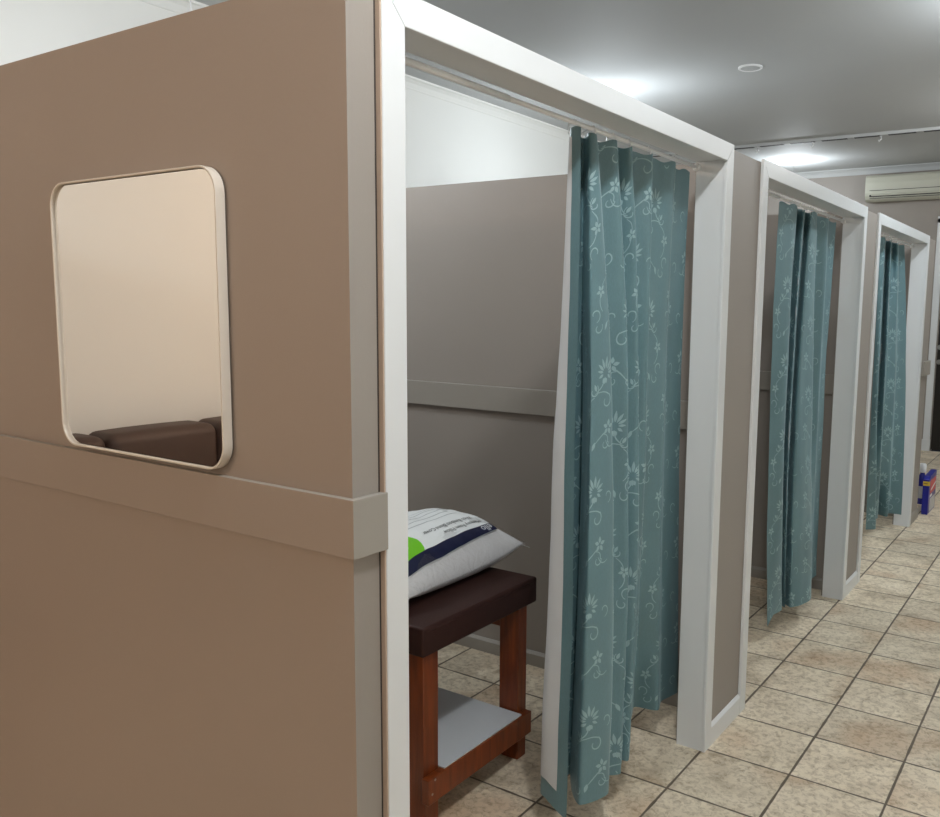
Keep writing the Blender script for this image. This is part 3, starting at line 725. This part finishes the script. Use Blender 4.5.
def motif_set():
    G = 1.22
    strips, pets = [], []
    # lotus
    for a, L, w in ((90, .034, .0105), (60, .032, .0095), (120, .032, .0095), (32, .030, .009), (148, .030, .009), (6, .024, .008), (174, .024, .008), (-28, .020, .009), (208, .020, .009)):
        r = math.radians(a); pets.append(petal(0, -.002, r, L*.86, w*.82, .0095))
    pets += [petal(0, -.012, math.radians(a), .014, .010, .002) for a in (-60, -120, -90)]
    strips.append((bez((0, -.012), (-.004, -.036), (-.026, -.046)), .0026))
    strips.append((bez((-.030, -.050), (.002, -.040), (.024, -.052), 10)+spiral(.014, -.066, .0185, .007, math.radians(52), math.radians(-215), 20), .0028))
    pets.append(petal(-.026, -.044, math.radians(120), .018, .008))
    # star flower
    sx, sy = .030, -.128
    pets += [petal(sx, sy, math.radians(90+72*k), .0165, .0095, .003) for k in range(5)]
    strips.append((bez((sx-.003, sy-.008), (sx-.018, sy-.014), (-.014, -.164)), .0026))
    pets.append(petal(-.014, -.160, math.radians(250), .022, .009))
    strips.append((bez((sx-.014, sy-.016), (sx+.006, sy-.016), (sx+.004, sy-.034), 8)+spiral(sx-.006, sy-.038, .014, .005, math.radians(10), math.radians(-230), 14), .0024))
    strips.append((bez((sx-.004, sy-.030), (sx+.010, sy-.056), (sx+.030, sy-.040), 10), .0022))
    # small blossom with double curl on the left
    qx, qy = -.052, -.094
    pets += [petal(qx, qy, math.radians(60+72*k), .014, .008, .002) for k in range(5)]
    strips.append((bez((qx, qy-.008), (qx-.004, qy-.030), (qx+.014, qy-.044), 8), .0022))
    strips.append((spiral(qx-.008, qy-.054, .006, .017, math.radians(200), math.radians(-70), 18), .0024))
    strips.append((spiral(qx+.018, qy+.050, .006, .016, math.radians(-200), math.radians(60), 18)[::-1], .0024))
    strips.append((bez((qx+.022, qy+.036), (qx+.002, qy+.024), (qx+.002, qy+.008), 8), .0020))
    strips.append((spiral(.052, -.016, .006, .017, math.radians(180), math.radians(-80), 18), .0024))
    strips.append((spiral(-.046, -.176, .015, .005, math.radians(40), math.radians(-230), 18), .0024))
    strips = [([(x*G, y*G) for x, y in p], w*1.25) for p, w in strips]
    pets = [[(x*G, y*G) for x, y in p] for p in pets]
    return strips, pets
MS = motif_set()
def motifs(C, root, dp, zbot, zt):
    strips, pets = MS; vs, fs = [], []
    TW, THh = .182, .335
    off = .0011
    def ok(d, z): return .004 < d < C.len-.004 and zbot(d)+.004 < z < zt-.01
    i = -1
    while i*TW < C.len+TW:
        ox = dp[0]+i*TW; mir = -1 if i % 2 else 1
        k = -1
        while True:
            oz = zt+.1-dp[1]-k*THh-(THh/2 if i % 2 else 0)
            if oz < C.zb-.1: break
            for pts, w in strips:
                prev = None
                for a in range(len(pts)):
                    p = pts[a]; q0 = pts[max(0, a-1)]; q1 = pts[min(len(pts)-1, a+1)]
                    dx, dy = q1[0]-q0[0], q1[1]-q0[1]; l = math.hypot(dx, dy) or 1; nx, ny = -dy/l, dx/l
                    ww = w*(.55+.45*math.sin(PI*a/(len(pts)-1)))*.62
                    A = (ox+mir*(p[0]+nx*ww), oz+p[1]+ny*ww); B = (ox+mir*(p[0]-nx*ww), oz+p[1]-ny*ww)
                    if ok(*A) and ok(*B):
                        ia = len(vs); vs.append(C.pt(*A, off)); vs.append(C.pt(*B, off))
                        if prev is not None: fs.append((prev, prev+1, ia+1, ia))
                        prev = ia
                    else: prev = None
            for P in pets:
                P = [(ox+mir*x, oz+y) for x, y in P]
                if all(ok(*p) for p in P):
                    n = len(P); ia = len(vs); vs.extend(C.pt(*p, off) for p in P)
                    # quads across the petal (outline is symmetric about its axis)
                    m = 11
                    fs.append((ia, ia+1, ia+n-1))
                    for t in range(1, m-2): fs.append((ia+t, ia+t+1, ia+n-t-1, ia+n-t))
                    fs.append((ia+m-2, ia+m-1, ia+m))
            k += 1
        i += 1
    # flip faces so that they look out of the cloth
    o = from_data('woven_motif', vs, fs, M['teal_motif'], root, smooth=True)
    return o

C1 = [
  [ (-0.085,-1.443),(-0.102,-1.414),(-0.120,-1.396) ], [ (-0.125,-1.431),(-0.182,-1.389),(-0.234,-1.356) ],
  [ (-0.145,-1.336),(-0.185,-1.241),(-0.215,-1.220) ], [ (-0.140,-1.334),(-0.160,-1.278),(-0.185,-1.263) ],
  [ (-0.112,-1.356),(-0.098,-1.340),(-0.105,-1.351) ], [ (-0.095,-1.343),(-0.082,-1.242),(-0.065,-1.254) ],
  [ (-0.140,-1.274),(-0.127,-1.165),(-0.115,-1.176) ], [ (-0.095,-1.231),(-0.087,-1.133),(-0.085,-1.134) ],
  [ (-0.140,-1.159),(-0.132,-1.060),(-0.130,-1.063) ], [ (-0.095,-1.141),(-0.102,-1.038),(-0.100,-1.051) ],
  [ (-0.140,-1.066),(-0.142,-0.972),(-0.170,-0.923) ], [ (-0.095,-1.011),(-0.122,-0.949),(-0.235,-0.752) ],
  [ (-0.135,-0.943),(-0.152,-0.888),(-0.250,-0.706) ], [ (-0.100,-0.836),(-0.132,-0.795),(-0.170,-0.682) ],
  [ (-0.135,-0.774),(-0.162,-0.722),(-0.190,-0.605) ], [ (-0.125,-0.665),(-0.155,-0.610),(-0.170,-0.498) ]]
C2 = [
  [ (-0.115,0.250),(-0.132,0.306),(-0.160,0.494) ], [ (-0.090,0.421),(-0.092,0.392),(-0.130,0.628) ],
  [ (-0.145,0.575),(-0.142,0.537),(-0.180,0.720) ], [ (-0.095,0.543),(-0.097,0.497),(-0.130,0.675) ],
  [ (-0.140,0.715),(-0.142,0.660),(-0.160,0.740) ], [ (-0.100,0.672),(-0.097,0.605),(-0.105,0.690) ],
  [ (-0.095,0.754),(-0.077,0.765),(-0.050,0.838) ], [ (-0.140,0.900),(-0.132,0.944),(-0.110,0.99) ],
  [ (-0.100,0.966),(-0.102,0.979),(-0.130,1.100) ], [ (-0.140,1.119),(-0.142,1.126),(-0.150,1.200) ],
  [ (-0.120,1.197),(-0.137,1.220),(-0.145,1.290) ]]
C3 = [
  [ (-0.115,2.235),(-0.110,2.240),(-0.150,2.49) ], [ (-0.095,2.267),(-0.080,2.239),(-0.100,2.55) ],
  [ (-0.140,2.522),(-0.130,2.510),(-0.190,2.75) ], [ (-0.095,2.447),(-0.080,2.447),(-0.150,2.86) ],
  [ (-0.140,2.712),(-0.120,2.679),(-0.190,3.00) ], [ (-0.095,2.671),(-0.080,2.768),(-0.110,2.96) ],
  [ (-0.140,2.930),(-0.105,2.950),(-0.120,3.08) ], [ (-0.105,2.949),(-0.060,3.040),(-0.035,3.09) ]]
ZT = 2.017
curtain('curtain', C1, ZT, .125, 'teal floral curtain of the nearest doorway, with its white lining edge turned out', 1.3, (.075, .06),
        hemfn=lambda t: -.03*max(0, 1-t/.06) + .0, edge=.036)
curtain('curtain', C2, ZT, .115, 'teal floral curtain of the middle doorway, with one pointed corner hanging lowest', 7.7, (.09, .11),
        hemfn=lambda t: -.05*max(0, 1-t/.05)+.014*max(0, 1-abs(t-.62)/.25), ds=.008)
curtain('curtain', C3, ZT, .115, 'teal floral curtain of the farthest doorway', 4.1, (.04, .20), ds=.010, dz=.03)
# rods
for i, (y0, y1) in enumerate(D):
    nm = ['nearest', 'middle', 'farthest'][i]
    r = empty('curtain_rod', (-.108, (y0+y1)/2, 2.031), 'thin white curtain rod under the head of the %s doorway' % nm, 'curtain rod')
    ym = y0+.30*(y1-y0)
    tube('outer_tube', [(-.108, y0-.004, 2.031), (-.108, ym, 2.031)], .0075, M['plastic'], r, n=14)
    tube('inner_tube', [(-.108, ym-.01, 2.031), (-.108, y1+.004, 2.031)], .0060, M['plastic'], r, n=14)
    for y, s in ((y0-.005, 1), (y1+.005, -1)):
        lathe('bracket', [(.013, 0), (.013, s*.006), (.009, s*.012)], (-.108, y, 2.031), M['plastic'], r, n=18, axis='y')
